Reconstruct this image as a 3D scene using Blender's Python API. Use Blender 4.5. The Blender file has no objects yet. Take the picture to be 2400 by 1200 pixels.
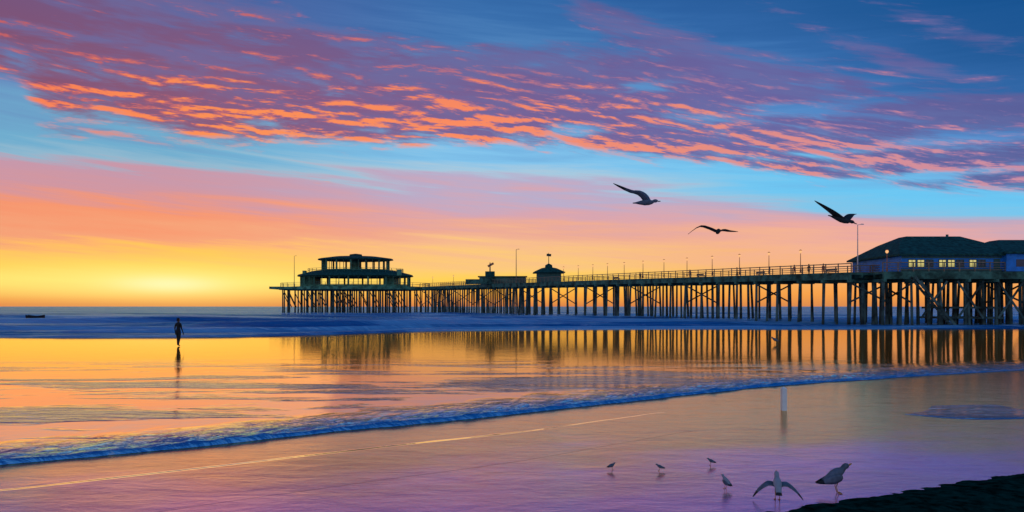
import bpy, math, random
import numpy as np
from mathutils import Vector, noise as mn
random.seed(4)
sc=bpy.context.scene
F=1600.0; H=718.0; C=2.48
def ground(px,py):
    Y=F*C/(py-H); return ((px-1200)/F*Y, Y)
def at(px,py,Y):
    return Vector(((px-1200)/F*Y, Y, C+(H-py)*Y/F))
def lin(c):
    o=[]
    for v in c:
        v=v/255.0
        o.append(v/12.92 if v<=0.04045 else ((v+0.055)/1.055)**2.4)
    return (o[0],o[1],o[2],1.0)

# ---------------------------------------------------------------- node helper
class G:
    def __init__(s,nt): s.nt=nt
    def node(s,t): return s.nt.nodes.new(t)
    def setin(s,sock,v):
        if isinstance(v,S): s.nt.links.new(v.s,sock)
        elif hasattr(v,'is_output'): s.nt.links.new(v,sock)
        else: sock.default_value=v
    def m(s,op,a,b=None,c=None,clamp=False):
        n=s.node('ShaderNodeMath'); n.operation=op; n.use_clamp=clamp
        s.setin(n.inputs[0],a)
        if b is not None: s.setin(n.inputs[1],b)
        if c is not None: s.setin(n.inputs[2],c)
        return S(s,n.outputs[0])
    def comb(s,x,y,z=0.0):
        n=s.node('ShaderNodeCombineXYZ')
        s.setin(n.inputs[0],x); s.setin(n.inputs[1],y); s.setin(n.inputs[2],z)
        return S(s,n.outputs[0])
    def sep(s,v):
        n=s.node('ShaderNodeSeparateXYZ'); s.setin(n.inputs[0],v)
        return [S(s,o) for o in n.outputs]
    def noise(s,v,scale=1.0,detail=5.0,rough=0.55,dist=0.0):
        n=s.node('ShaderNodeTexNoise'); s.setin(n.inputs['Vector'],v)
        n.inputs['Scale'].default_value=scale; n.inputs['Detail'].default_value=detail
        n.inputs['Roughness'].default_value=rough; n.inputs['Distortion'].default_value=dist
        return S(s,n.outputs[0])
    def ramp(s,f,stops,interp='LINEAR'):
        n=s.node('ShaderNodeValToRGB'); s.setin(n.inputs[0],f)
        r=n.color_ramp; r.interpolation=interp
        e=r.elements
        while len(e)<len(stops): e.new(0.5)
        for i,(p,c) in enumerate(stops):
            e[i].position=p
        for i,(p,c) in enumerate(stops):
            e[i].color=c if not isinstance(c,(int,float)) else (c,c,c,1)
        return S(s,n.outputs[0])
    def mix(s,f,a,b,bt='MIX'):
        n=s.node('ShaderNodeMix'); n.data_type='RGBA'; n.blend_type=bt
        s.setin(n.inputs[0],f); s.setin(n.inputs[6],a); s.setin(n.inputs[7],b)
        return S(s,n.outputs[2])
    def sstep(s,v,a,b):
        n=s.node('ShaderNodeMapRange'); n.interpolation_type='SMOOTHSTEP'
        s.setin(n.inputs[0],v); n.inputs[1].default_value=a; n.inputs[2].default_value=b
        return S(s,n.outputs[0])
class S:
    def __init__(s,g,k): s.g=g; s.s=k
    def __add__(a,b): return a.g.m('ADD',a,b)
    def __radd__(a,b): return a.g.m('ADD',a,b)
    def __sub__(a,b): return a.g.m('SUBTRACT',a,b)
    def __rsub__(a,b): return a.g.m('SUBTRACT',b,a)
    def __mul__(a,b): return a.g.m('MULTIPLY',a,b)
    def __rmul__(a,b): return a.g.m('MULTIPLY',a,b)
    def __truediv__(a,b): return a.g.m('DIVIDE',a,b)

# ---------------------------------------------------------------- sky (world)
w=bpy.data.worlds.new("sky"); sc.world=w; w.use_nodes=True
nt=w.node_tree; nt.nodes.clear(); g=G(nt)
tc=g.node('ShaderNodeTexCoord')
dx,dy,dz=g.sep(tc.outputs['Generated'])
az=g.m('ARCTAN2',dx,dy); el=g.m('ARCSINE',g.m('ABSOLUTE',dz))
def AE(px,py):
    a=(px-1200)/F; return math.atan(a), math.atan((H-py)/F/math.sqrt(1+a*a))
A0,A1=-0.8,0.8
def apos(px): return (AE(px,0)[0]-A0)/(A1-A0)
aw=(az-A0)/(A1-A0)
def curve(pts):   # control curve elevation(azimuth), grey ramp
    return g.ramp(aw,[(apos(px),AE(px,py)[1]) for px,py in pts],'B_SPLINE')
edge=curve([(0,318),(250,335),(500,338),(900,342),(1150,350),(1400,372),(1700,404),(2050,450),(2400,485)])
top=curve([(-0,-380),(350,-60),(700,50),(950,105),(1200,125),(1450,110),(1700,140),(2000,180),(2400,215)])
s=el-edge
streak=g.noise(g.comb(az*2.0,(el+az*0.04)*30.0,3.0),1.0,6,0.6,0.5)-0.5
streak2=g.noise(g.comb(az*4.0,(el+az*0.10)*85.0,9.0),1.0,4,0.6,0.3)-0.5
t=(el/edge)
amp=g.sstep(t,0.08,0.45)
t=t+(streak*0.52+streak2*0.26)*amp+streak*0.05
tp=t/3.0
def R(st): return g.ramp(tp,[(a/3.0,lin(c)) for a,c in st])
L=R([(0,(214,122,72)),(.05,(238,150,70)),(.15,(255,222,104)),(.25,(255,202,80)),(.34,(254,188,98)),(.42,(242,160,120)),(.56,(244,148,110)),(.69,(206,148,160)),(.82,(196,150,170)),(.9,(140,182,206)),(1.0,(108,172,206)),(1.3,(100,140,190)),(1.7,(85,105,165)),(2.2,(45,85,150)),(3,(28,60,120))])
M=R([(0,(218,130,74)),(.07,(250,170,66)),(.18,(255,206,84)),(.26,(252,202,118)),(.37,(246,188,140)),(.5,(236,170,148)),(.64,(214,164,176)),(.78,(184,172,202)),(.87,(166,200,222)),(1.0,(128,194,235)),(1.26,(96,154,208)),(1.53,(82,134,190)),(1.8,(56,110,172)),(2.1,(40,92,156)),(3,(22,58,118))])
Rr=R([(0,(218,138,80)),(.1,(246,160,76)),(.26,(248,178,108)),(.46,(245,180,144)),(.61,(232,168,162)),(.77,(190,168,192)),(.88,(130,195,230)),(1.0,(106,198,242)),(1.4,(112,160,214)),(1.6,(84,138,200)),(2.0,(50,104,168)),(2.4,(34,90,152)),(2.8,(24,84,146)),(3,(20,78,140))])
sky=g.mix(g.sstep(az,-0.5,-0.02),L,M)
sky=g.mix(g.sstep(az,0.05,0.48),sky,Rr)
def gauss(px,py,rx,ry):
    a,e=AE(px,py)
    u=(az-a)/(rx/F); v=(el-e)/(ry/F)
    return g.m('EXPONENT',(u*u+v*v)*-1.0)
glow=gauss(400,662,340,40)
sky=g.mix(glow*0.85,sky,lin((255,236,130)))
sky=g.mix(gauss(395,666,90,16)*0.8,sky,lin((255,248,185)))
# clouds
vv=s+az*0.05
def field(off):
    v=vv+off
    n1=g.noise(g.comb(az*4.6,v*27.0,1.3),1.0,8,0.64,0.5)
    n2=g.noise(g.comb(az*15.0+v*10.0,v*100.0,5.1),1.0,4,0.68,0.3)
    return n1,n2
n1,n2=field(0.0); m1,m2=field(-0.006)
big=g.noise(g.comb(az*3.0,vv*11.0,7.7),1.0,3,0.55,0.3)-0.5
wisp=g.noise(g.comb(az*2.8,(el+az*0.22)*66.0,4.4),1.0,6,0.64,0.3)-0.5
cov=g.sstep(s,-0.016,0.030)*(1.0-g.sstep(el-top,-0.03,0.04))
def band(p0,p1,wd,a):
    a0,e0=AE(*p0); a1,e1=AE(*p1); k=(e1-e0)/(a1-a0)
    d=(el-(az*k+(e0-k*a0)))/(wd/F)
    return g.m('EXPONENT',d*d*-1.0)*g.sstep(az,a0-0.05,a0+0.08)*a
cov=g.m('MAXIMUM',cov,band((1270,-10),(2400,290),48,0.95))
cov=g.m('MAXIMUM',cov,band((1780,25),(2400,225),28,0.74))
cov=g.m('MAXIMUM',cov,band((2050,20),(2400,120),30,0.72))
rightk=g.sstep(az,-0.05,0.42)
cov=cov-gauss(1350,305,80,22)*0.7-gauss(10,235,45,60)*0.9-gauss(310,300,110,18)*0.5-gauss(600,292,70,14)*0.35-gauss(1500,205,90,16)*0.5-gauss(110,272,90,14)*0.4-gauss(1850,255,240,20)*0.5-gauss(2150,335,250,16)*0.45-gauss(1250,155,110,14)*.4-gauss(2250,405,190,10)*.4-gauss(1000,200,90,10)*.15
dn=cov*1.0+(n1-0.5)*1.45+(n2-0.5)*0.95+big*0.6+wisp*(0.5+rightk*0.9)-rightk*0.08
dens=g.sstep(dn,0.30,0.90)*g.sstep(dy,0.0,0.4)
lit=((n1-m1)*5.0+(n2-m2)*3.2)
low=1.0-g.sstep(s,0.015,0.135)
litw=low*0.85+0.26+big*1.2+wisp*0.6
litf=g.sstep(lit*(0.42+low*0.68)+litw*0.45+(0.5-dens)*0.15,0.10,1.0)
shadow=g.ramp(aw,[(apos(0),lin((134,76,104))),(apos(500),lin((136,84,118))),(apos(1100),lin((122,90,140))),(apos(1700),lin((108,98,158))),(apos(2400),lin((90,94,152)))])
litc=g.ramp(aw,[(apos(0),lin((252,124,74))),(apos(500),lin((255,142,72))),(apos(1100),lin((254,136,84))),(apos(1600),lin((236,138,116))),(apos(2400),lin((204,140,160)))])
midc=g.ramp(aw,[(apos(0),lin((192,92,96))),(apos(600),lin((192,102,110))),(apos(1200),lin((172,108,134))),(apos(1800),lin((152,114,156))),(apos(2400),lin((134,110,160)))])
hi=g.sstep(el,0.26,0.42)
shadow=g.mix(hi*0.6,shadow,lin((84,92,146)))
litc=g.mix(hi*0.7,litc,lin((182,100,118)))
patchy=g.noise(g.comb(az*5.0,vv*30.0,11.0),1.0,4,0.65,0.3)
shadow=g.mix(g.sstep(patchy,0.42,0.62)*(0.55-low*0.3),shadow,lin((100,112,168)))
cc=g.mix(g.sstep(litf,0.0,0.45),shadow,midc)
cc=g.mix(g.sstep(litf,0.38,0.9),cc,litc)
sky=g.mix(dens*0.95,sky,cc)
# anti-twilight side of the sky
back=g.sstep(dy,0.25,-0.6)
sky=g.mix(back,sky,g.mix(g.sstep(el,0.0,0.6),lin((196,174,190)),lin((96,142,194))))
SUN_AZ,SUN_EL=AE(400,668)
st=g.node('ShaderNodeTexSky'); st.sky_type='NISHITA'; st.sun_disc=False
st.sun_elevation=SUN_EL; st.sun_rotation=SUN_AZ
sky10=g.mix(1.0,sky,(9.6,9.6,9.6,1),'MULTIPLY')
tot=g.mix(0.02,sky10,S(g,st.outputs[0]))
bg=g.node('ShaderNodeBackground'); nt.links.new(tot.s,bg.inputs[0]); bg.inputs[1].default_value=0.107
wo=g.node('ShaderNodeOutputWorld'); nt.links.new(bg.outputs[0],wo.inputs[0])

sd=bpy.data.lights.new("sun",'SUN'); sd.energy=0.07; sd.angle=math.radians(26); sd.color=(1,0.60,0.18)
so=bpy.data.objects.new("sun",sd); sc.collection.objects.link(so)
dirv=Vector((math.sin(SUN_AZ)*math.cos(SUN_EL),math.cos(SUN_AZ)*math.cos(SUN_EL),math.sin(SUN_EL)))
so.rotation_euler=(-dirv).to_track_quat('-Z','Y').to_euler()

# ---------------------------------------------------------------- materials
def pmat(name,col,rough=0.7,var=0.25,scale=3.0,spec=0.4,emit=None,es=0):
    m=bpy.data.materials.new(name); m.use_nodes=True; n=m.node_tree; gg=G(n)
    b=n.nodes['Principled BSDF']
    t=gg.node('ShaderNodeTexCoord')
    f=gg.sstep(gg.noise(t.outputs['Object'],scale,5,0.6),0.3,0.7)
    lo=tuple(c*(1-var) for c in col)+(1,); hh=tuple(min(1,c*(1+var)) for c in col)+(1,)
    c=gg.mix(f,lo,hh); n.links.new(c.s,b.inputs['Base Color'])
    b.inputs['Roughness'].default_value=rough
    b.inputs['Specular IOR Level'].default_value=spec
    if emit:
        b.inputs['Emission Color'].default_value=emit+(1,); b.inputs['Emission Strength'].default_value=es
    return m
def wetmat(name,kind):
    m=bpy.data.materials.new(name); m.use_nodes=True; n=m.node_tree; n.nodes.clear(); gg=G(n)
    t=gg.node('ShaderNodeTexCoord'); P=t.outputs['Object']
    x,y,z=gg.sep(P)
    out=gg.node('ShaderNodeOutputMaterial')
    dif=gg.node('ShaderNodeBsdfDiffuse'); glo=gg.node('ShaderNodeBsdfGlossy'); mx=gg.node('ShaderNodeMixShader')
    fr=gg.node('ShaderNodeFresnel'); bp=gg.node('ShaderNodeBump')
    att=gg.node('ShaderNodeAttribute'); att.attribute_name='ripple'; rip=S(gg,att.outputs['Fac'])
    if kind=='sea':
        h=gg.noise(gg.comb(x*0.35,y*1.4,0.0),1.0,6,0.62,0.4)
        h2=gg.noise(gg.comb(x*0.06,y*0.35,3.0),1.0,4,0.6,0.4)
        hh=h*0.30+h2*0.9
        patch=gg.noise(gg.comb(x*0.012,y*0.09,1.0),1.0,6,0.65)
        pf=gg.sstep(patch,0.40,0.54)
        dc=gg.mix(pf,(0.005,0.12,0.34,1),(0.16,0.42,0.70,1))
        foam=gg.sstep(gg.noise(gg.comb(x*0.3,y*2.0,8.0),1.0,6,0.7,0.5)+rip*0.28,0.64,0.80)
        dc=gg.mix(foam*0.8,dc,(0.50,0.66,0.80,1))
        gc=gg.mix(pf,(0.22,0.62,0.95,1),(0.52,0.88,1.0,1))  # blue reflection tint standing in for light scattered within the water
        fac=(0.24+0.32*S(gg,fr.outputs[0]))*(1.0-foam*0.5)
        rough=0.16; fr.inputs[0].default_value=1.33
    elif kind=='film':
        h=gg.noise(gg.comb(x*1.1,y*3.2,0.0),1.0,5,0.6,0.6)
        patch=gg.noise(gg.comb(x*0.10,y*0.55,2.0),1.0,5,0.62,0.4)
        near=1.0-gg.sstep(y,20.0,34.0)
        mask=gg.sstep(patch,0.48,0.60)*near
        fine=gg.noise(gg.comb(x*0.6,y*1.1,5.0),1.0,4,0.6)
        hh=h*(mask*0.05+rip*0.12+0.0015)+fine*0.006
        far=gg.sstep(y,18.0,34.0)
        dc=gg.mix(far,(0.28,0.11,0.04,1),(0.48,0.15,0.02,1))  # sunset reflection painted into the film as orange, stronger farther out
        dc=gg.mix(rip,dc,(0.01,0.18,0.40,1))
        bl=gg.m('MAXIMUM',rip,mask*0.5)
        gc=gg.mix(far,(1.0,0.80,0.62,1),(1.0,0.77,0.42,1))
        gc=gg.mix(bl,gc,(0.30,0.64,0.95,1))  # rippled parts tinted toward the blue sky they would mirror
        foam=gg.sstep(gg.noise(gg.comb(x*3.0,y*7.0,8.0),1.0,6,0.7,0.5)+rip*0.18,0.80,0.90)
        dc=gg.mix(foam,dc,(0.5,0.56,0.62,1))
        fac=(0.60+0.26*S(gg,fr.outputs[0]))*(1.0-foam*0.6)
        rough=0.07; fr.inputs[0].default_value=1.33
    else:
        h=gg.noise(gg.comb(x*0.8,y*1.6,0.0),1.0,5,0.6,0.3)
        grain=gg.noise(P,90.0,3,0.7)
        mot=gg.noise(gg.comb(x*1.2,y*4.0,3.0),1.0,6,0.65,0.3)
        hh=h*0.012+grain*0.0008+mot*0.003
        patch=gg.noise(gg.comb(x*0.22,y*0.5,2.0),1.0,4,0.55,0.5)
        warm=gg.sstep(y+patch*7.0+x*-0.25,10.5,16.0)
        dc=gg.mix(patch,(0.28,0.09,0.24,1),(0.40,0.12,0.28,1))  # purple reflection of the clouds put into the sand colour
        dc=gg.mix(warm,dc,(0.44,0.16,0.04,1))  # orange sky reflection painted in across the middle sand
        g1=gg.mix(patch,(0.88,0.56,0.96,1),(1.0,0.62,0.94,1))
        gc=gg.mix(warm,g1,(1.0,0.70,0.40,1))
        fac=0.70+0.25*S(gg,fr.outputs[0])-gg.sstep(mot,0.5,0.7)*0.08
        rough=0.14; fr.inputs[0].default_value=1.33
    gg.setin(bp.inputs['Height'],hh); bp.inputs['Distance'].default_value=1.0; bp.inputs['Strength'].default_value=1.0
    for nd in (dif,glo,fr): n.links.new(bp.outputs[0],nd.inputs['Normal'])
    glo.inputs['Roughness'].default_value=rough
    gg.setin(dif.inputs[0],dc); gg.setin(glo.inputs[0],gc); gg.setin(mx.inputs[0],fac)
    n.links.new(dif.outputs[0],mx.inputs[1]); n.links.new(glo.outputs[0],mx.inputs[2]); n.links.new(mx.outputs[0],out.inputs[0])
    return m
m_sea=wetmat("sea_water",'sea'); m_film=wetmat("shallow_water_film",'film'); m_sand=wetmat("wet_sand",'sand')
m_wood=pmat("weathered_green_wood",(0.05,0.14,0.10),0.75,0.7,0.8,0.2)
m_pavw=pmat("pavilion_lit_wood",(0.08,0.22,0.13),0.7,0.6,0.6,0.2)  # pier wood lightened for the pavilion, its lit look put into the colour
m_pile=pmat("tarred_piles",(0.055,0.10,0.085),0.7,0.8,0.5,0.2)
m_rail=pmat("rail_paint",(0.22,0.17,0.11),0.6)
m_roof=pmat("roof_shingle",(0.010,0.070,0.060),0.8,0.5,2.0,0.2)
m_blue=pmat("blue_wall_paint",(0.01,0.24,0.72),0.6,0.25,1.0)
m_win=pmat("lit_window",(0.5,0.42,0.15),0.3,0.2,2.0,0.5,(0.85,0.72,0.22),0.7)
m_trim=pmat("trim",(0.03,0.14,0.12),0.6)
m_white=pmat("white_paint",(0.82,0.86,0.82),0.5,0.08)
m_pale=pmat("pale_metal",(0.80,0.70,0.58),0.4,0.1)
m_bank=pmat("seaweed_bank",(0.003,0.026,0.020),0.95,0.8,7.0,0.0)
m_cloth=pmat("dark_cloth",(0.012,0.014,0.020),0.9)
m_skin=pmat("skin",(0.22,0.12,0.08),0.6)
m_hair=pmat("hair",(0.012,0.01,0.01),0.7)
m_red=pmat("red_cloth",(0.5,0.14,0.07),0.9)
m_gullw=pmat("gull_white",(0.30,0.33,0.36),0.7,0.15,9)  # white plumage kept dark, backlit shade put into the colour
m_gullg=pmat("gull_grey",(0.10,0.14,0.18),0.7,0.3,12)
m_gullb=pmat("gull_black",(0.012,0.022,0.024),0.7)
m_beak=pmat("beak",(0.5,0.22,0.04),0.5)
m_rust=pmat("rust_metal",(0.50,0.18,0.08),0.7)
m_lamp=pmat("lamp_glass",(0.8,0.5,0.2),0.3,0.1,2,0.5,(1.0,0.5,0.18),0.9)  # faint glow added to post heads that are not known to be lit

# ---------------------------------------------------------------- mesh builder
class MB:
    def __init__(s): s.v=[]; s.f=[]; s.mi=[]
    def box(s,a,b,wd,hd,mi=0,up=Vector((0,0,1))):
        a=Vector(a); b=Vector(b); d=(b-a).normalized()
        if abs(d.dot(up))>0.99: up=Vector((0,1,0))
        r=d.cross(up).normalized(); u=r.cross(d).normalized()
        k=len(s.v)
        for p in (a,b):
            for i,j in ((-1,-1),(1,-1),(1,1),(-1,1)): s.v.append(p+r*(i*wd/2)+u*(j*hd/2))
        for q in ((0,3,2,1),(4,5,6,7),(0,1,5,4),(1,2,6,5),(2,3,7,6),(3,0,4,7)):
            s.f.append([k+i for i in q]); s.mi.append(mi)
    def abox(s,x0,x1,y0,y1,z0,z1,mi=0):
        s.box(((x0+x1)/2,y0,(z0+z1)/2),((x0+x1)/2,y1,(z0+z1)/2),x1-x0,z1-z0,mi)
    def cyl(s,a,b,r0,r1,n=8,mi=0):
        a=Vector(a); b=Vector(b); d=(b-a).normalized()
        up=Vector((0,1,0)) if abs(d.z)>0.7 else Vector((0,0,1))
        r=d.cross(up).normalized(); u=r.cross(d).normalized(); k=len(s.v)
        for p,rr in ((a,r0),(b,r1)):
            for i in range(n):
                t=2*math.pi*i/n; s.v.append(p+r*(rr*math.cos(t))+u*(rr*math.sin(t)))
        for i in range(n):
            j=(i+1)%n; s.f.append([k+i,k+j,k+n+j,k+n+i]); s.mi.append(mi)
        s.f.append([k+i for i in range(n)][::-1]); s.mi.append(mi)
        s.f.append([k+n+i for i in range(n)]); s.mi.append(mi)
    def loft(s,rings,mi=0,cap=True,mis=None):
        k=len(s.v); n=len(rings[0])
        for r in rings: s.v.extend([Vector(p) for p in r])
        for i in range(len(rings)-1):
            for j in range(n):
                jj=(j+1)%n
                s.f.append([k+i*n+j,k+i*n+jj,k+(i+1)*n+jj,k+(i+1)*n+j]); s.mi.append(mis[i] if mis else mi)
        if cap:
            s.f.append([k+j for j in range(n)][::-1]); s.mi.append(mis[0] if mis else mi)
            s.f.append([k+(len(rings)-1)*n+j for j in range(n)]); s.mi.append(mis[-1] if mis else mi)
    def obj(s,name,mats,parent=None,smooth=False,loc=None,xf=None):
        me=bpy.data.meshes.new(name)
        me.from_pydata([tuple(xf(v)) if xf else tuple(v) for v in s.v],[],s.f)
        for m in mats: me.materials.append(m)
        me.polygons.foreach_set('material_index',s.mi)
        if smooth: me.polygons.foreach_set('use_smooth',[True]*len(me.polygons))
        me.update()
        o=bpy.data.objects.new(name,me); sc.collection.objects.link(o)
        if parent: o.parent=parent
        if loc: o.location=loc
        return o
def empty(name):
    o=bpy.data.objects.new(name,None); sc.collection.objects.link(o); return o

def gridmesh(name,xs,yf,zf,mat,attr=None,mats=None,rowmat=None):
    v=[];at_=[];rows=None
    for x in xs:
        ys=yf(x); rows=len(ys)
        for i,y in enumerate(ys):
            v.append((x,y,zf(x,y,i)))
            if attr: at_.append(attr(x,y,i))
    f=[];mi=[]
    for a in range(len(xs)-1):
        for i in range(rows-1):
            f.append((a*rows+i,(a+1)*rows+i,(a+1)*rows+i+1,a*rows+i+1)); mi.append(rowmat[i] if rowmat else 0)
    me=bpy.data.meshes.new(name); me.from_pydata(v,[],f)
    for m in (mats or [mat]): me.materials.append(m)
    me.polygons.foreach_set('material_index',mi)
    me.polygons.foreach_set('use_smooth',[True]*len(f))
    if attr:
        A=me.attributes.new('ripple','FLOAT','POINT'); A.data.foreach_set('value',at_)
    me.update()
    o=bpy.data.objects.new(name,me); sc.collection.objects.link(o); return o

def smoothcurve(pts,xlo,xhi,win=2.0):
    pts=sorted(pts); X=np.arange(xlo,xhi,0.1)
    px=np.array([p[0] for p in pts]); py=np.array([p[1] for p in pts])
    Y=np.interp(X,px,py); k=int(win/0.1)|1
    Yp=np.pad(Y,k//2,mode='edge'); Y=np.convolve(Yp,np.ones(k)/k,'valid')
    return lambda x: float(np.interp(x,X,Y))
shore_pts=[ground(*p) for p in [(0,1095),(400,1052),(800,1012),(1200,972),(1500,938),(1800,906),(2100,885),(2400,868)]]
shore_pts=[(-60,-8),(-25,4.5)]+shore_pts+[(40,33),(90,44)]
_S=smoothcurve(shore_pts,-70,100,2.5)
def SH(x): return _S(x)+0.16*(mn.noise(Vector((x*0.45,3,0))))+0.05*mn.noise(Vector((x*1.9,7,0)))
_B=smoothcurve([(-200,50),(-25,54),(-18,57),(-8,68),(10,72),(100,76),(300,80)],-200,300,6)
def BD(x): return _B(max(-200,min(299,x)))+1.2*mn.noise(Vector((x*0.07,1,5)))

gx=[-6000,-2500,-900,-300,-120]+list(np.arange(-60,61,4.0))+[120,300,900,2500,6000]
gy=[-3000,-600,-120,-30]+list(np.arange(-10,121,5.0))+[200,500,1500,4000,9000]
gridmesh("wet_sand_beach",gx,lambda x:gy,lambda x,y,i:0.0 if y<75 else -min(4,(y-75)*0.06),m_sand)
# shallow film
fx=list(np.arange(-60,-14,1.0))+list(np.arange(-14,26,0.13))+list(np.arange(26,95,1.0))
rr=[0,0.012,0.03,0.055,0.09,0.13,0.18,0.24,0.31,0.4,0.5,0.6,0.72,0.85,1.0,1.15,1.3,1.45,1.6,1.75,1.9,2.1,2.3,2.55,2.8,3.3,4,5,6,8,11,15,20,28,40]
def fy(x):
    s0=SH(x); b=BD(x)+2.0
    out=[s0+r for r in rr if True]
    last=out[-1]
    if last>b: out=[min(o,b-0.01*(len(out)-i)) for i,o in enumerate(out)]
    out.append(max(b,out[-1]+0.01)); return out
def wid(x):
    return 1.5+0.02*(x+8)
def fz(x,y,i):
    if i>=len(rr): return 0.012
    r=rr[i]
    lip=0.065*min(1,max(0.25,1-(x-4)/26))*(1+0.5*mn.noise(Vector((x*0.9,0,2))))
    if r<0.13: prof=math.sin(r/0.13*math.pi/2)
    else: prof=math.exp(-(r-0.13)/0.8)
    z=0.004+0.008*min(1,r/0.03)+lip*prof
    ww=math.exp(-((r-0.7)/(wid(x)))**2) if r>0.1 else 0
    z+=0.045*ww*mn.fractal(Vector((x*1.6,y*3.2,0)),1.0,2.0,3)
    return max(z,0.006 if r>0 else 0.001)
def fa(x,y,i):
    if i>=len(rr): return 0.0
    r=rr[i]; W=wid(x)
    return max(0,min(1,1.25-r/W*0.75+0.35*mn.noise(Vector((x*0.8,y*2.0,3)))))*(1.0 if x<8 else max(.5,1.0-(x-8)*.04))
gridmesh("shallow_water",fx,fy,fz,m_film,fa)
# sea
r2=list(np.arange(0,60,0.4))+[60*1.035**k for k in range(1,150)]
r2=[r for r in r2 if r<9500]
crests=[(1.2,0.16,0.55),(5.0,0.28,0.7),(11,0.40,0.9),(19,0.5,1.1),(31,0.85,1.5),(48,0.95,2.0),(75,1.0,3.0),(110,0.9,4.0),(160,0.8,5)]
def sz(x,y,i):
    r=r2[i]
    z=0.05*min(1,r/0.8)-0.004
    for k,(c,h,wd) in enumerate(crests):
        n=mn.noise(Vector((x*0.018,k*5.3,0))); n2=mn.noise(Vector((x*0.05+9,k*3.1,4)))
        cc=c+ n*c*0.25+n2*1.0
        a=h*max(0.12,min(1,0.55+0.9*mn.noise(Vector((x*0.022,k*7.7,2)))))
        d=r-cc
        ww=wd*1.8 if d>0 else wd*(0.45 if k<4 else 1.2)
        if abs(d)<ww*3: z+=a*math.exp(-(d/ww)**2)
    if r<200: z+=0.05*min(1,r/2)*mn.fractal(Vector((x*0.25,y*0.6,0)),1.0,2.0,3)
    return z
def sa(x,y,i):
    r=r2[i]; a=0
    for k,(c,h,wd) in enumerate(crests[:6]):
        n=mn.noise(Vector((x*0.018,k*5.3,0))); n2=mn.noise(Vector((x*0.05+9,k*3.1,4)))
        cc=c+n*c*0.25+n2*1.0
        a=max(a,math.exp(-((r-cc-0.3)/(wd*0.8))**2)*(0.5+0.8*mn.noise(Vector((x*0.06,k,1)))))
    return max(0,a)
sx=[-9000,-4000,-1500,-600,-300,-180]+list(np.arange(-120,121,1.2))+[180,300,600,1500,4000,9000]
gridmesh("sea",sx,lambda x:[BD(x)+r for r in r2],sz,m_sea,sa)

m_lip=bpy.data.materials.new("runoff_glint"); m_lip.use_nodes=True; n=m_lip.node_tree
gl=n.nodes.new('ShaderNodeBsdfGlossy'); gl.inputs[0].default_value=(1,0.94,0.8,1); gl.inputs['Roughness'].default_value=0.04
n.links.new(gl.outputs[0],n.nodes['Material Output'].inputs[0])
# invented low step at the runoff edge, slope shaped to mirror the golden horizon
P=[ground(*p) for p in [(-60,1162),(0,1155),(400,1110),(800,1062),(1000,1040),(1200,1018),(1380,992),(1560,965)]]
lf=smoothcurve(P,P[0][0]-1,P[-1][0]+1,1.2)
def drop(x):
    va=math.atan(C/lf(x)); return 0.21*math.tan(max(0.01,(va-0.060)/2))
def wf(x):
    u=(x-P[0][0])/(P[-1][0]-P[0][0])
    return max(0.15,min(1,(1.15-u)/0.6))*(1+0.3*mn.noise(Vector((x*1.1,0,1))))
rs=[-2.4,-1.7,-1.0,-0.5,-0.15,-0.006,0.0,0.07,0.14,0.21,0.216]
zs=[0.0,0.25,0.55,0.82,0.985,1.0,1.0,.6667,.3333,0.0,0.0]
def ly(x):
    b=lf(x)+0.05*mn.noise(Vector((x*0.9,2,0)))+0.012*mn.noise(Vector((x*5,2,0))); a=wf(x)
    return [b+(r*a if r>0 else r) for r in rs]
gridmesh("glint_step",list(np.arange(P[0][0],P[-1][0],0.06)),ly,lambda x,y,i:0.0015+zs[i]*drop(x)*wf(x),None,None,[m_sand,m_lip],[0,0,0,0,0,1,1,1,1,1])
# tide pool, right
P2=[ground(*p) for p in [(2110,968),(2180,978),(2300,984),(2440,980)]]
pf2=smoothcurve(P2,P2[0][0]-1,P2[-1][0]+1,.8)
gridmesh("tide_pool",list(np.arange(P2[0][0],P2[-1][0]+.5,0.08)),
  lambda x:[pf2(x)+r*min(1,(x-P2[0][0])/1.5+.02) for r in (0,.02,.06,.15,.4,.9,1.5,2.1)],
  lambda x,y,i:(0.001,.012,.016,.013,.010,.009,.008,.001)[i],m_film,lambda x,y,i:(0.8,.8,.7,.5,.35,.3,.3,.3)[i])

# ---------------------------------------------------------------- dark bank, lower right
ridge=[(1660,1210),(1800,1197),(1950,1178),(2100,1154),(2250,1130),(2400,1108),(2600,1080)]
bank=[ground(*p) for p in ridge]
bf=smoothcurve(bank,0,14,0.5)
xs=list(np.arange(2.2,13.5,0.06)); rs=[0,0.04,0.1,0.2,0.35,0.5,0.65,0.8,1.0,1.2,1.5,2,2.6,3.3,4.0]
def bz(x,y,i):
    r=rs[i]; taper=min(1,max(0,(x-2.2)/1.5))
    return -0.01+taper*(0.10*(1-math.exp(-r/0.6))+(0.022*mn.fractal(Vector((x*3.5,y*3.5,0)),1,2,4) if r>0 else 0))
gridmesh("seaweed_covered_bank",xs,lambda x:[bf(x)+0.06-r for r in rs],bz,m_bank)

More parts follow.
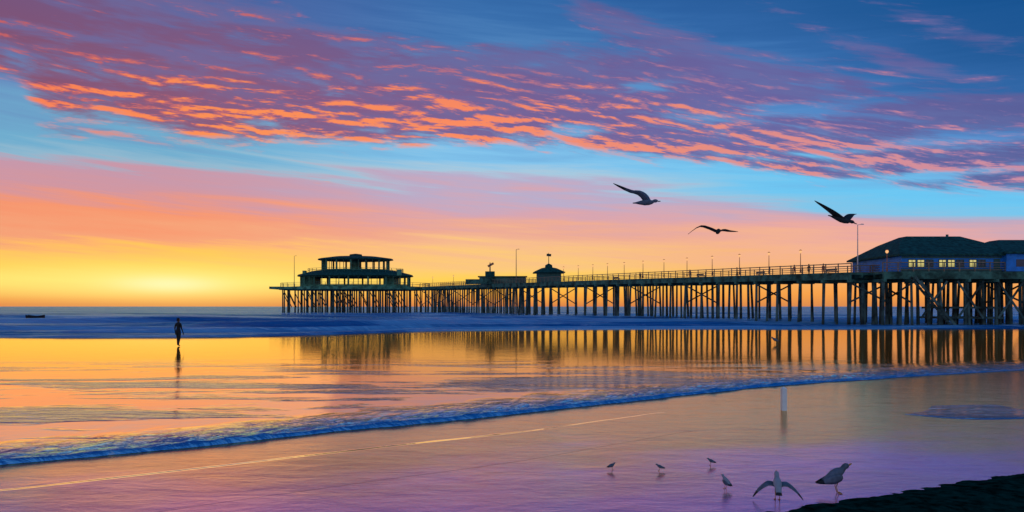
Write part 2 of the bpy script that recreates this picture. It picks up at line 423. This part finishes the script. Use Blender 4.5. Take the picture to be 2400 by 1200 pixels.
# ---------------------------------------------------------------- pier
pier=empty("pier")
N0=Vector((105,88,0)); N1=Vector((46,88,0)); N2=Vector((-29,245,0))
def ztop(p):
    if p.x>46: return 6.8
    t_=(46-p.x)/75
    return 6.8+2.65*(t_*1.25-0.25*t_*t_)
WID=7.0
deck=MB(); piles=MB(); rail=MB()
def seg(a,b,step,parts=1):
    d=(b-a).normalized(); nrm=Vector((d.y,-d.x,0)); Ln=(b-a).length
    for k in range(parts):
        p0=a+d*(Ln*k/parts); p1=a+d*(Ln*(k+1)/parts)
        A=p0+Vector((0,0,ztop(p0))); B=p1+Vector((0,0,ztop(p1)))
        deck.box(A-Vector((0,0,.15)),B-Vector((0,0,.15)),WID,0.3)
        for s_ in (-1,1):
            o=nrm*s_*(WID/2-0.12)
            deck.box(A+o-Vector((0,0,.62)),B+o-Vector((0,0,.62)),0.3,0.62)
            for hgt,th in ((1.12,0.12),(0.8,0.06),(0.5,0.06),(0.22,0.06)):
                oo=nrm*s_*(WID/2-0.2)
                rail.box(A+oo+Vector((0,0,hgt)),B+oo+Vector((0,0,hgt)),0.1,th)
        for q in (-1.2,1.2):
            deck.box(A+nrm*q-Vector((0,0,.52)),B+nrm*q-Vector((0,0,.52)),0.25,0.42)
    nb=int(Ln/step)
    for i in range(nb+1):
        p=a+d*(i*Ln/nb); z=ztop(p)
        deck.box(p+nrm*(WID/2+0.35)+Vector((0,0,z-1.1)),p-nrm*(WID/2+0.35)+Vector((0,0,z-1.1)),0.36,0.36)
        for q in (-1,-0.34,0.34,1):
            j=Vector((random.uniform(-.22,.22),random.uniform(-.15,.15),0)); rr_=random.uniform(.85,1.2)
            base=p+nrm*q*(WID/2)*1.06+j; piles.cyl(base+Vector((0,0,-3.2)),p+nrm*q*(WID/2-0.1)+Vector((0,0,z-0.95)),0.21*rr_,0.17*rr_,8)
        if i%4==0:
            piles.box(p+nrm*(WID/2)+Vector((0,.2,z-1.4)),p-nrm*(WID/2)+Vector((0,.2,3.0)),0.1,0.20)
            piles.box(p-nrm*(WID/2)+Vector((0,-.2,z-1.4)),p+nrm*(WID/2)+Vector((0,-.2,3.0)),0.1,0.20)
    np_=int(Ln/1.9)
    for i in range(np_+1):
        p=a+d*(i*Ln/np_); z=ztop(p)
        for s_ in (-1,1):
            o=nrm*s_*(WID/2-0.2); rail.box(p+o+Vector((0,0,z)),p+o+Vector((0,0,z+1.2)),0.11,0.11)
seg(N0,N1+Vector((0.0,0,0)),3.4)
seg(N1,N2,3.9,6)
for i in range(34):
    x=random.uniform(49,70); y=random.uniform(85,99)
    piles.cyl((x,y,-1),(x+random.uniform(-.3,.3),y,5.9),0.2,0.17,7)
for x in (50.5,55,60):
    piles.box((x,84.3,5.6),(x+3.2,84.3,1.0),0.1,0.24)
    piles.box((x+3.2,84.25,5.6),(x,84.25,1.0),0.1,0.24)
for k in range(14):
    piles.box((49.2+k*.34,84.0,6.0-k*0.42),(49.2+k*.34,83.0,6.0-k*.42),0.34,0.06)
piles.box((49,83.95,6.1),(54,83.95,.1),0.08,0.3); piles.box((49,83.05,6.1),(54,83.05,.1),0.08,0.3)
for x0_,x1_,zz in ((54.5,62,.9),(55.2,61.4,2.2)):
    piles.abox(x0_,x1_,86,92,zz,zz+.25)
deck.abox(47.5,84,90,100,6.2,6.49)
deck.obj("deck",[m_wood],pier); piles.obj("piles",[m_pile],pier); rail.obj("railing",[m_rail],pier)

# ---------------------------------------------------------------- roundhouse pavilion at the end
pv=empty("pier_pavilion"); b=MB(); r_=MB(); pl=MB()
KS=1.3
def ring(rx,ry,z,n=16,ph=0.5):
    return [Vector((rx*math.cos(2*math.pi*(i+ph)/n),ry*math.sin(2*math.pi*(i+ph)/n),z)) for i in range(n)]
b.loft([ring(20.6,12,7.0),ring(21.2,12.4,7.05),ring(21.2,12.4,7.8),ring(20.9,12.2,7.85)],0)
b.abox(19.8,25,-8,3,7.1,7.72)
b.abox(-21.2,-11,-9,-2,7.15,7.8)
for xx in np.arange(-20,25,1.8):
    for yy in (-10,-6,-2,3,8):
        if abs(xx/21)**2+(yy/12.4)**2<1.02:
            j=random.uniform(-.3,.3)
            pl.cyl((xx+j,yy,-2),(xx+j,yy,7.0),0.2,0.17,7)
            if random.random()<.3: pl.box((xx,yy,6.6),(xx+2.1,yy,2.2),0.1,0.22)
def storey(rx,ry,z0,z1,sill,head,n,mi=0):
    R0=ring(rx,ry,z0,n)
    for i in range(n):
        p=R0[i]; q=R0[(i+1)%n]
        b.box(p,p+Vector((0,0,z1-z0)),0.42,0.42,mi)
        m_=(p+q)/2
        b.box(m_,m_+Vector((0,0,z1-z0)),0.16,0.16,mi)
        if sill: b.box(p+Vector((0,0,sill/2)),q+Vector((0,0,sill/2)),0.16,sill,mi)
        if head: b.box(p+Vector((0,0,z1-z0-head/2)),q+Vector((0,0,z1-z0-head/2)),0.2,head,mi)
storey(15.2,8.8,7.85,10.9,0.6,0.3,18)
b.abox(-14,-11,-4,4,7.85,10.8); b.abox(8.5,11.5,-4,4,7.85,10.8)
r_.loft([ring(15.9,9.4,10.75),ring(16.3,9.8,10.9),ring(16.0,9.5,11.35),ring(11.6,7.0,12.45),ring(11.0,6.4,12.5)],0)
storey(9.3,6.0,12.45,15.5,0.35,0.2,14)
r_.loft([ring(10.3,6.9,15.4),ring(10.6,7.1,15.5),ring(10.4,7.0,15.85),ring(6.0,4.0,16.45),ring(1.8,1.4,16.6),ring(1.7,1.3,17.1),ring(0.3,0.3,17.3)],0)
b.abox(-1,1,-1,1,12.45,15.4)
b.abox(12.6,13.8,-6,-5,10.9,12.6); b.abox(-13.5,-12.6,-5,-4,10.9,12.3)
for (rx,ry,z) in ((20.8,12.1,7.85),(13.3,8.1,11.9)):
    Rg=ring(rx,ry,z,36)
    for i in range(36):
        p=Rg[i]; q=Rg[(i+1)%36]
        b.box(p,p+Vector((0,0,1.1)),0.1,0.1)
        for hh in (1.1,.6): b.box(p+Vector((0,0,hh)),q+Vector((0,0,hh)),0.07,0.07)
PX,PY=-57.2,250.0
xf=lambda v:(v.x*KS,v.y*KS,v.z*KS-0.75)
b.obj("walls",[m_pavw],pv,xf=xf); r_.obj("roof",[m_roof],pv,xf=xf); pl.obj("piles",[m_pile],pv,xf=xf)
pv.location=(PX,PY,0)

# ---------------------------------------------------------------- blue restaurant (near end)
rs_=empty("blue_restaurant"); b=MB(); ro=MB(); wi=MB(); tr=MB()
xa,xb,xc=48.6,61.2,84.0; yf_,yb=85.2,97.5; z0=6.83; ze=8.75
b.abox(xa,xb,yf_,yb,z0,ze+.02); b.abox(xb+.01,xc,yf_-.7,yb,z0,ze+.22)
def hip(x0,x1,y0,y1,z,zr,inx,ov=0.55):
    x0-=ov;x1+=ov;y0-=ov;y1+=ov; ym=(y0+y1)/2
    def rc(x0,x1,y0,y1,z): return [Vector((x0,y0,z)),Vector((x1,y0,z)),Vector((x1,y1,z)),Vector((x0,y1,z))]
    ro.loft([rc(x0,x1,y0,y1,z),rc(x0,x1,y0,y1,z+.22),rc(x0+inx*.55,x1-inx*.55,y0+(ym-y0)*.6,y1-(ym-y0)*.6,z+(zr-z)*.68),rc(x0+inx,x1-inx,ym-.9,ym+.9,zr)],0)
hip(xa,xb+1.8,yf_,yb,ze+.03,11.75,4.2)
hip(xb,xc,yf_-.7,yb,ze+.24,11.25,3.6)
wx=[49.5,50.6,51.7,53.3,54.4,55.5,57.1,58.2]
for i,x in enumerate(wx):
    wi.abox(x,x+.8,yf_-.03,yf_+.05,7.45,8.25,0 if i in(0,1,3,4,6) else 1)
    for (u0,u1,v0,v1) in ((x-.08,x,7.37,8.33),(x+.8,x+.88,7.37,8.33),(x,x+.8,7.37,7.45),(x,x+.8,8.25,8.33),(x+.37,x+.43,7.45,8.25)):
        tr.abox(u0,u1,yf_-.07,yf_-.035,v0,v1)
for x in np.arange(62.4,82,2.0):
    wi.abox(x,x+1.2,yf_-.73,yf_-.65,7.4,8.3,1)
tr.abox(xa-.05,xb-.1,yf_-.10,yf_-.001,z0,z0+.35); tr.abox(xa-.02,xb-.1,yf_-.06,yf_-.001,8.5,8.72)
tr.abox(60.1,60.9,yf_-.05,yf_-.002,7.18,8.4)
for x,zz in ((52.5,11.2),(58.0,11.5)):
    tr.cyl((x,91,zz-.6),(x,91,zz+.55),.16,.16,8)
m_dark=pmat("dark_glass",(0.02,0.05,0.08),0.15)
b.obj("walls",[m_blue],rs_); ro.obj("roof",[m_roof],rs_); wi.obj("windows",[m_win,m_dark],rs_); tr.obj("trim",[m_trim],rs_)

# ---------------------------------------------------------------- small pier buildings
def pierpt(px,off=0):
    k=(px-1200)/F
    a=N1;bv=N2-N1
    t_=(k*a.y-a.x)/(bv.x-k*bv.y); p=a+bv*t_
    d=bv.normalized(); nrm=Vector((d.y,-d.x,0))
    p=p+nrm*off; return Vector((p.x,p.y,ztop(p)))
hut=empty("pier_hut"); p=pierpt(1286); b=MB(); ro=MB()
b.abox(p.x-2.9,p.x+2.9,p.y-2,p.y+2,p.z,p.z+2.3)
def sq(c,r,z): return [Vector((c.x-r,c.y-r*.8,z)),Vector((c.x+r,c.y-r*.8,z)),Vector((c.x+r,c.y+r*.8,z)),Vector((c.x-r,c.y+r*.8,z))]
ro.loft([sq(p,3.8,p.z+2.25),sq(p,3.8,p.z+2.4),sq(p,1.8,p.z+3.4),sq(p,.9,p.z+3.6),sq(p,.8,p.z+4.2),sq(p,.08,p.z+4.6)])
ro.cyl(p+Vector((0,0,4.5)),p+Vector((0,0,7.2)),.09,.06)
ro.box(p+Vector((-.5,0,6.7)),p+Vector((.6,0,6.6)),.05,.6)
b.obj("walls",[m_trim],hut); ro.obj("roof",[m_roof],hut)
shed=empty("bait_shop"); p=pierpt(1178); b=MB(); ro=MB()
b.abox(p.x-6.4,p.x+6.4,p.y-1.7,p.y+1.7,p.z,p.z+1.9)
b.abox(p.x-10.2,p.x-6.41,p.y-1.5,p.y+1.5,p.z,p.z+1.3)
ro.abox(p.x-6.8,p.x+6.8,p.y-2.1,p.y+2.1,p.z+1.91,p.z+2.15)
ro.abox(p.x-4.8,p.x-2.2,p.y-1,p.y+1,p.z+2.15,p.z+3.5)
ro.cyl((p.x-3.5,p.y,p.z+3.5),(p.x-3.5,p.y,p.z+6.0),.2,.12)
ro.box((p.x-4.1,p.y,p.z+4.9),(p.x-2.5,p.y,p.z+5.8),.2,.6,1)
b.obj("walls",[m_wood],shed); ro.obj("roof",[m_roof,m_rust],shed)

def lamp(p,h,mat,name="street_lamp",r=.07,arm=True):
    q=MB(); q.cyl((0,0,0),(0,0,.5),r*1.9,r*1.5); q.cyl((0,0,.5),(0,0,h),r,r*.6)
    if arm:
        q.box((0,0,h-.02),(.55,0,h+.08),.07,.07); q.loft([[Vector((.4+a,b_,h+.02)) for a,b_ in ((0,-.1),(.45,-.1),(.45,.1),(0,.1))],[Vector((.45+a,b_,h+.14)) for a,b_ in ((0,-.06),(.3,-.06),(.3,.06),(0,.06))]])
    else:
        rg=lambda rr_,z:[Vector((rr_*math.cos(a*math.pi/4),rr_*math.sin(a*math.pi/4),z)) for a in range(8)]
        q.loft([rg(.08,h),rg(.17,h+.12),rg(.19,h+.26),rg(.12,h+.38)],1); q.loft([rg(.22,h+.38),rg(.05,h+.5)],0)
    q.obj(name,[mat,m_lamp],None,loc=tuple(p))
lamp(pierpt(1972,3.2),6.8,m_pale,r=.085)
lamp(pierpt(1236,-3.2),8.5,m_rail,r=.11)
lamp(Vector((-77.5,243,9.4)),11.0,m_rail,r=.12)
for px in (1035,1085,1350,1385,1420,1455,1495,1540,1590,1645,1705,1770,1840,1915):
    lamp(pierpt(px,-3.2),2.7,m_rust,r=.065,arm=False)
for x in (46.8,):
    lamp(Vector((x,85.2,6.8)),2.3,m_rust,r=.06,arm=False)
for px in (1425,1620,1760,1925):
    p=pierpt(px,2.2); q=MB(); d=(N2-N1).normalized()
    q.box(Vector((0,0,.45))-d*.9,Vector((0,0,.45))+d*.9,.45,.07); n_=Vector((d.y,-d.x,0))
    q.box(Vector((0,0,.75))-d*.9-n_*.2,Vector((0,0,.75))+d*.9-n_*.2,.05,.3)
    for s_ in(-.75,.75):
        q.box(d*s_+n_*.15,d*s_+n_*.15+Vector((0,0,.42)),.07,.07); q.box(d*s_-n_*.2,d*s_-n_*.2+Vector((0,0,.9)),.07,.07)
    q.obj("bench",[m_rail],None,loc=tuple(p))

# ---------------------------------------------------------------- people
def person(name,loc,rot=0,stride=0.2,cloth=m_cloth,arm=0.1,h=1.75):
    root=empty(name); k=h/1.75
    V=[];E=[];Rd=[]
    def add(p,r,par=None):
        V.append(tuple(c*k for c in p)); Rd.append(r*k if not isinstance(r,tuple) else r)
        if par is not None: E.append((par,len(V)-1))
        return len(V)-1
    pel=add((0,0,.95),.135); wa=add((0,.0,1.10),.12,pel); ch=add((0,-.01,1.30),.15,wa); nk0=add((0,0,1.45),.09,ch); nk=add((0,-.01,1.52),.055,nk0)
    for s_ in(-1,1):
        hp=add((.10*s_,0,.90),.095,pel); st_=stride*s_
        kn=add((.11*s_,-st_*.5-.02,.50),.065,hp); an=add((.11*s_,-st_+.03,.09),.042,kn); 
        add((.12*s_,-st_-.10,.045),.038,an)
        sh=add((.18*s_,0,1.41),.062,ch); elb=add((.23*s_,st_*.4+.02,1.13),.045,sh); wr=add((.235*s_,st_*.8-.06,.88),.028,elb)
        pa=add((.235*s_,st_*.8-.08,.82),.030,wr)
        for f,(fo,fl) in enumerate(((-.03,.07),(-.01,.085),(.01,.08),(.03,.06))):
            a1=add((.24*s_,st_*.8-.08+fo,.785),.010,pa); add((.232*s_,st_*.8-.09+fo,.785-fl),.008,a1)
        th=add((.222*s_,st_*.8-.115,.815),.011,pa); add((.217*s_,st_*.8-.14,.77),.009,th)
    me=bpy.data.meshes.new("body"); me.from_pydata(V,E,[]); me.materials.append(cloth)
    o=bpy.data.objects.new("body",me); sc.collection.objects.link(o); o.parent=root
    o.modifiers.new("Skin",'SKIN'); 
    for i,sv in enumerate(me.skin_vertices[0].data):
        sv.radius=(Rd[i],Rd[i]*(0.8 if i<4 else 1)); sv.use_root=(i==0)
    sb=o.modifiers.new("Sub",'SUBSURF'); sb.levels=1; sb.render_levels=1
    q=MB(); rings=[]
    prof=[(1.505,.052,.055,.0),(1.535,.058,.07,-.01),(1.57,.07,.088,-.012),(1.61,.076,.095,-.008),(1.65,.078,.098,0),(1.69,.075,.095,.004),(1.73,.058,.072,.006),(1.752,.02,.03,.006)]
    for z,rx,ry,oy in prof:
        ringp=[]
        for i in range(12):
            a=2*math.pi*i/12; y=-ry*math.cos(a)+oy
            if i==0 and 1.59<z<1.63: y-=.022
            ringp.append(Vector((rx*math.sin(a)*k,y*k,z*k)))
        rings.append(ringp)
    q.loft(rings,0); 
    for s_ in(-1,1): q.box((.078*s_*k,.0,1.60*k),(.083*s_*k,.005,1.65*k),.02*k,.03*k)
    hr=[]
    for z,rx,ry,oy in ((1.56,.075,.06,.045),(1.62,.083,.075,.035),(1.68,.084,.092,.018),(1.72,.074,.088,.012),(1.755,.045,.055,.01),(1.768,.015,.02,.01)):
        hr.append([Vector((rx*math.sin(2*math.pi*i/12)*k,(-ry*math.cos(2*math.pi*i/12)+oy)*k,z*k)) for i in range(12)])
    q.loft(hr,1)
    q.obj("head",[m_skin,m_hair],root,True)
    root.location=loc; root.rotation_euler=(0,0,rot); return root
gx_,gy_=ground(418,812)
person("person",(gx_,gy_,0.012),math.radians(160),0.08)
for px,off,rt,cl,st_ in ((1832,2.6,0.3,m_red,.1),(1868,2.4,2.0,m_cloth,.15),(1898,2.7,3.4,m_red,.05),(1700,2.5,1.0,m_cloth,.2),(1590,2.6,2.6,m_red,.1),(1475,2.6,.4,m_cloth,.1)):
    person("person",pierpt(px,off),rt,st_,cl,h=1.72)

# ---------------------------------------------------------------- gulls
def tubering(c,ax,rw,rh,n=10):
    ax=ax.normalized(); up=Vector((0,0,1)) if abs(ax.z)<.9 else Vector((0,1,0))
    r=ax.cross(up).normalized(); u=r.cross(ax).normalized()
    return [c+r*(rw*math.cos(2*math.pi*i/n))+u*(rh*math.sin(2*math.pi*i/n)) for i in range(n)]
def body(q,tail,head,sc_=1.0,mi=0):
    ax=(head-tail); L_=ax.length; ax=ax.normalized()
    prof=[(-.12,.055,.008,2),(0,.05,.018,0),(.2,.055,.05,0),(.42,.075,.078,0),(.6,.07,.075,0),(.75,.045,.05,0),(.83,.040,.044,0),(.92,.042,.045,0),(.99,.022,.022,0),(1.01,.012,.014,3),(1.09,.009,.012,3),(1.13,.002,.003,3)]
    rings=[tubering(tail+ax*(t_*L_)+Vector((0,0,(.03 if .78<t_<1.0 else .015 if t_>=1 else 0)*sc_)),ax,rw*sc_,rh*sc_) for t_,rw,rh,_ in prof]
    q.loft(rings,0,True,[p_[3] for p_ in prof[:-1]])
def wing(q,pts,chords,fwd,mis):
    rings=[]
    for i,(p_,c) in enumerate(zip(pts,chords)):
        a=(pts[min(i+1,len(pts)-1)]-pts[max(i-1,0)]).normalized()
        f=(fwd-a*fwd.dot(a)).normalized(); u=a.cross(f).normalized(); th=c*.05+.004
        rings.append([p_+f*c*.4,p_+f*c*.25+u*th,p_-f*c*.2+u*th,p_-f*c*.6,p_-f*c*.2-u*th*.3,p_+f*c*.25-u*th])
    q.loft(rings,1,True,mis)
def interp(pts,n=9):
    P=[Vector(p_) for p_ in pts]; out=[]
    seglen=len(P)-1
    for i in range(n):
        t_=i/(n-1)*seglen; k=min(int(t_),seglen-1); u=t_-k
        p0=P[max(k-1,0)];p1=P[k];p2=P[k+1];p3=P[min(k+2,seglen)]
        out.append(.5*((2*p1)+(p2-p0)*u+(2*p0-5*p1+4*p2-p3)*u*u+(3*p1-p0-3*p2+p3)*u**3))
    return out
CH=[.17,.17,.165,.16,.15,.13,.10,.065,.02]
MI=[1,1,1,1,1,1,2,2]
gm=[m_gullw,m_gullg,m_gullb,m_beak]
def fly(c,D,tail,head,w1,w2,fwd,dep1,dep2,dark=True,cs=1.0,name="flying_gull"):
    q=MB(); o=at(c[0],c[1],D)
    def L_(p_,dp=0): return at(p_[0],p_[1],D)+Vector((0,dp,0))-o
    body(q,L_(tail,0.05),L_(head,-0.05),.95)
    for wv,dp in ((w1,dep1),(w2,dep2)):
        n=len(wv); pts=[L_(p_,dp*i/(n-1)) for i,p_ in enumerate(wv)]
        wing(q,interp(pts),[c_*cs for c_ in CH],fwd,MI)
    q.obj(name,[m_gullb if dark else m_gullg,m_gullg if not dark else m_gullb,m_gullb,m_gullb],None,True,loc=tuple(o))  # darker plumage colours paint the backlit silhouette onto body and wings
fly((1515,470),17,(1490,475),(1541,474),[(1516,470),(1500,455),(1472,449),(1434,434)],[(1520,470),(1515,455),(1500,443),(1480,441)],Vector((1,-.2,.1)),-.25,.45,False,.8)
fly((1683,543),17,(1680,540),(1686,545),[(1680,542),(1660,534),(1638,531),(1610,550)],[(1686,542),(1698,538),(1715,540),(1736,541)],Vector((.1,-1,.35)),-.1,.2,True,.8)
fly((1975,515),17,(1950,506),(2000,525),[(1975,514),(1952,500),(1930,489),(1899,474)],[(1982,518),(1995,508),(2008,500),(2024,497)],Vector((1,-.5,-.25)),-.25,.35,True,1.15)

def standing(px,py,scale,face,name="gull",dark=True,wings=None,tilt=.35):
    X,Y=ground(px,py); q=MB()
    f=Vector((math.cos(face),math.sin(face),0)); r=Vector((-f.y,f.x,0)); z=Vector((0,0,1))
    def P(a,b_,c): return (f*a+r*b_+z*c)*scale
    body(q,P(-.20,0,.17),P(.16,0,.17+tilt*.55),scale*.95)
    for s_ in(-1,1):
        q.cyl(P(0,.035*s_,.18),P(-.02,.035*s_,.10),.010*scale,.006*scale,6,3)
        q.cyl(P(-.02,.035*s_,.10),P(.005,.035*s_,.008),.006*scale,.006*scale,6,3)
        q.loft([[P(0,.03*s_,.004),P(0,.04*s_,.004),P(0,.04*s_,.012),P(0,.03*s_,.012)],[P(.06,.01*s_,.002),P(.06,.06*s_,.002),P(.06,.06*s_,.006),P(.06,.01*s_,.006)]],3)
        if wings is None:
            pts=interp([P(.06,.065*s_,.26),P(-.04,.078*s_,.235),P(-.16,.06*s_,.19),P(-.30,.02*s_,.145)])
            wing(q,pts,[c_*.75*scale for c_ in (.06,.13,.16,.17,.16,.13,.10,.06,.02)],z+f*.2,MI)
        else:
            pts=interp([P(.05,.05*s_,.26)]+[P(a,b_*s_,c) for a,b_,c in wings])
            wing(q,pts,[c_*scale for c_ in CH],f+z*.3,MI)
    q.obj(name,gm if not dark else [m_gullg,m_gullg,m_gullb,m_beak],None,True,loc=(X,Y,0.002))  # dark set puts the backlit shade into the plumage
standing(1962,1156,.9,math.radians(-8),"standing_gull",True,tilt=.42)
standing(1822,1172,.75,math.radians(75),"standing_gull",False,wings=[(.0,.16,.28),(-.02,.30,.17),(-.06,.40,.04)],tilt=.45)
for px,py,fc in ((1435,1101,0.3),(1545,1104,3.0),(1665,1090,2.7)):
    standing(px,py,.30,fc,"sandpiper",True,tilt=.25)
standing(1700,1145,.42,2.0,"sandpiper",False,tilt=.4)
standing(1815,806,1.2,2.9,"standing_gull",True,tilt=.3)

# ---------------------------------------------------------------- post and boat
X,Y=ground(1837,962); q=MB()  # short white upright built over a pale streak on the sand
q.loft([[Vector((a*.055,b_*.055,z)) for a,b_ in((-1,-1),(1,-1),(1,1),(-1,1))] for z in(0,.53)]+[[Vector((a*.012,b_*.012,.57)) for a,b_ in((-1,-1),(1,-1),(1,1),(-1,1))]])
q.obj("white_post",[m_white],None,loc=(X,Y,-.01))
X,Y=ground(84,752); q=MB(); rings=[]
for t_ in np.linspace(0,1,9):
    x=(t_-.5)*3.1; wd=.6*math.sin(math.pi*min(1,.12+t_*.88))**.6+.02; top_=.48+.22*(2*t_-1)**2
    rings.append([Vector((x,-wd,top_)),Vector((x,-wd*.7,.08)),Vector((x,0,0)),Vector((x,wd*.7,.08)),Vector((x,wd,top_)),Vector((x,wd*.85,top_-.03)),Vector((x,0,.22)),Vector((x,-wd*.85,top_-.03))])
q.loft(rings); q.box((-.3,-.5,.4),(-.3,.5,.4),.22,.04); q.box((.6,-.5,.4),(.6,.5,.4),.22,.04)
q.obj("rowing_boat",[m_cloth],None,loc=(X,Y,.35))

# ---------------------------------------------------------------- camera
cd=bpy.data.cameras.new("camera"); cam=bpy.data.objects.new("camera",cd); sc.collection.objects.link(cam)
cd.lens=24; cd.sensor_width=36; cd.shift_y=118/2400; cd.clip_end=30000; cd.clip_start=.05
cam.location=(0,0,C); cam.rotation_euler=(math.radians(90),0,0); sc.camera=cam
sc.view_settings.view_transform='Standard'; sc.view_settings.look='None'; sc.view_settings.exposure=0
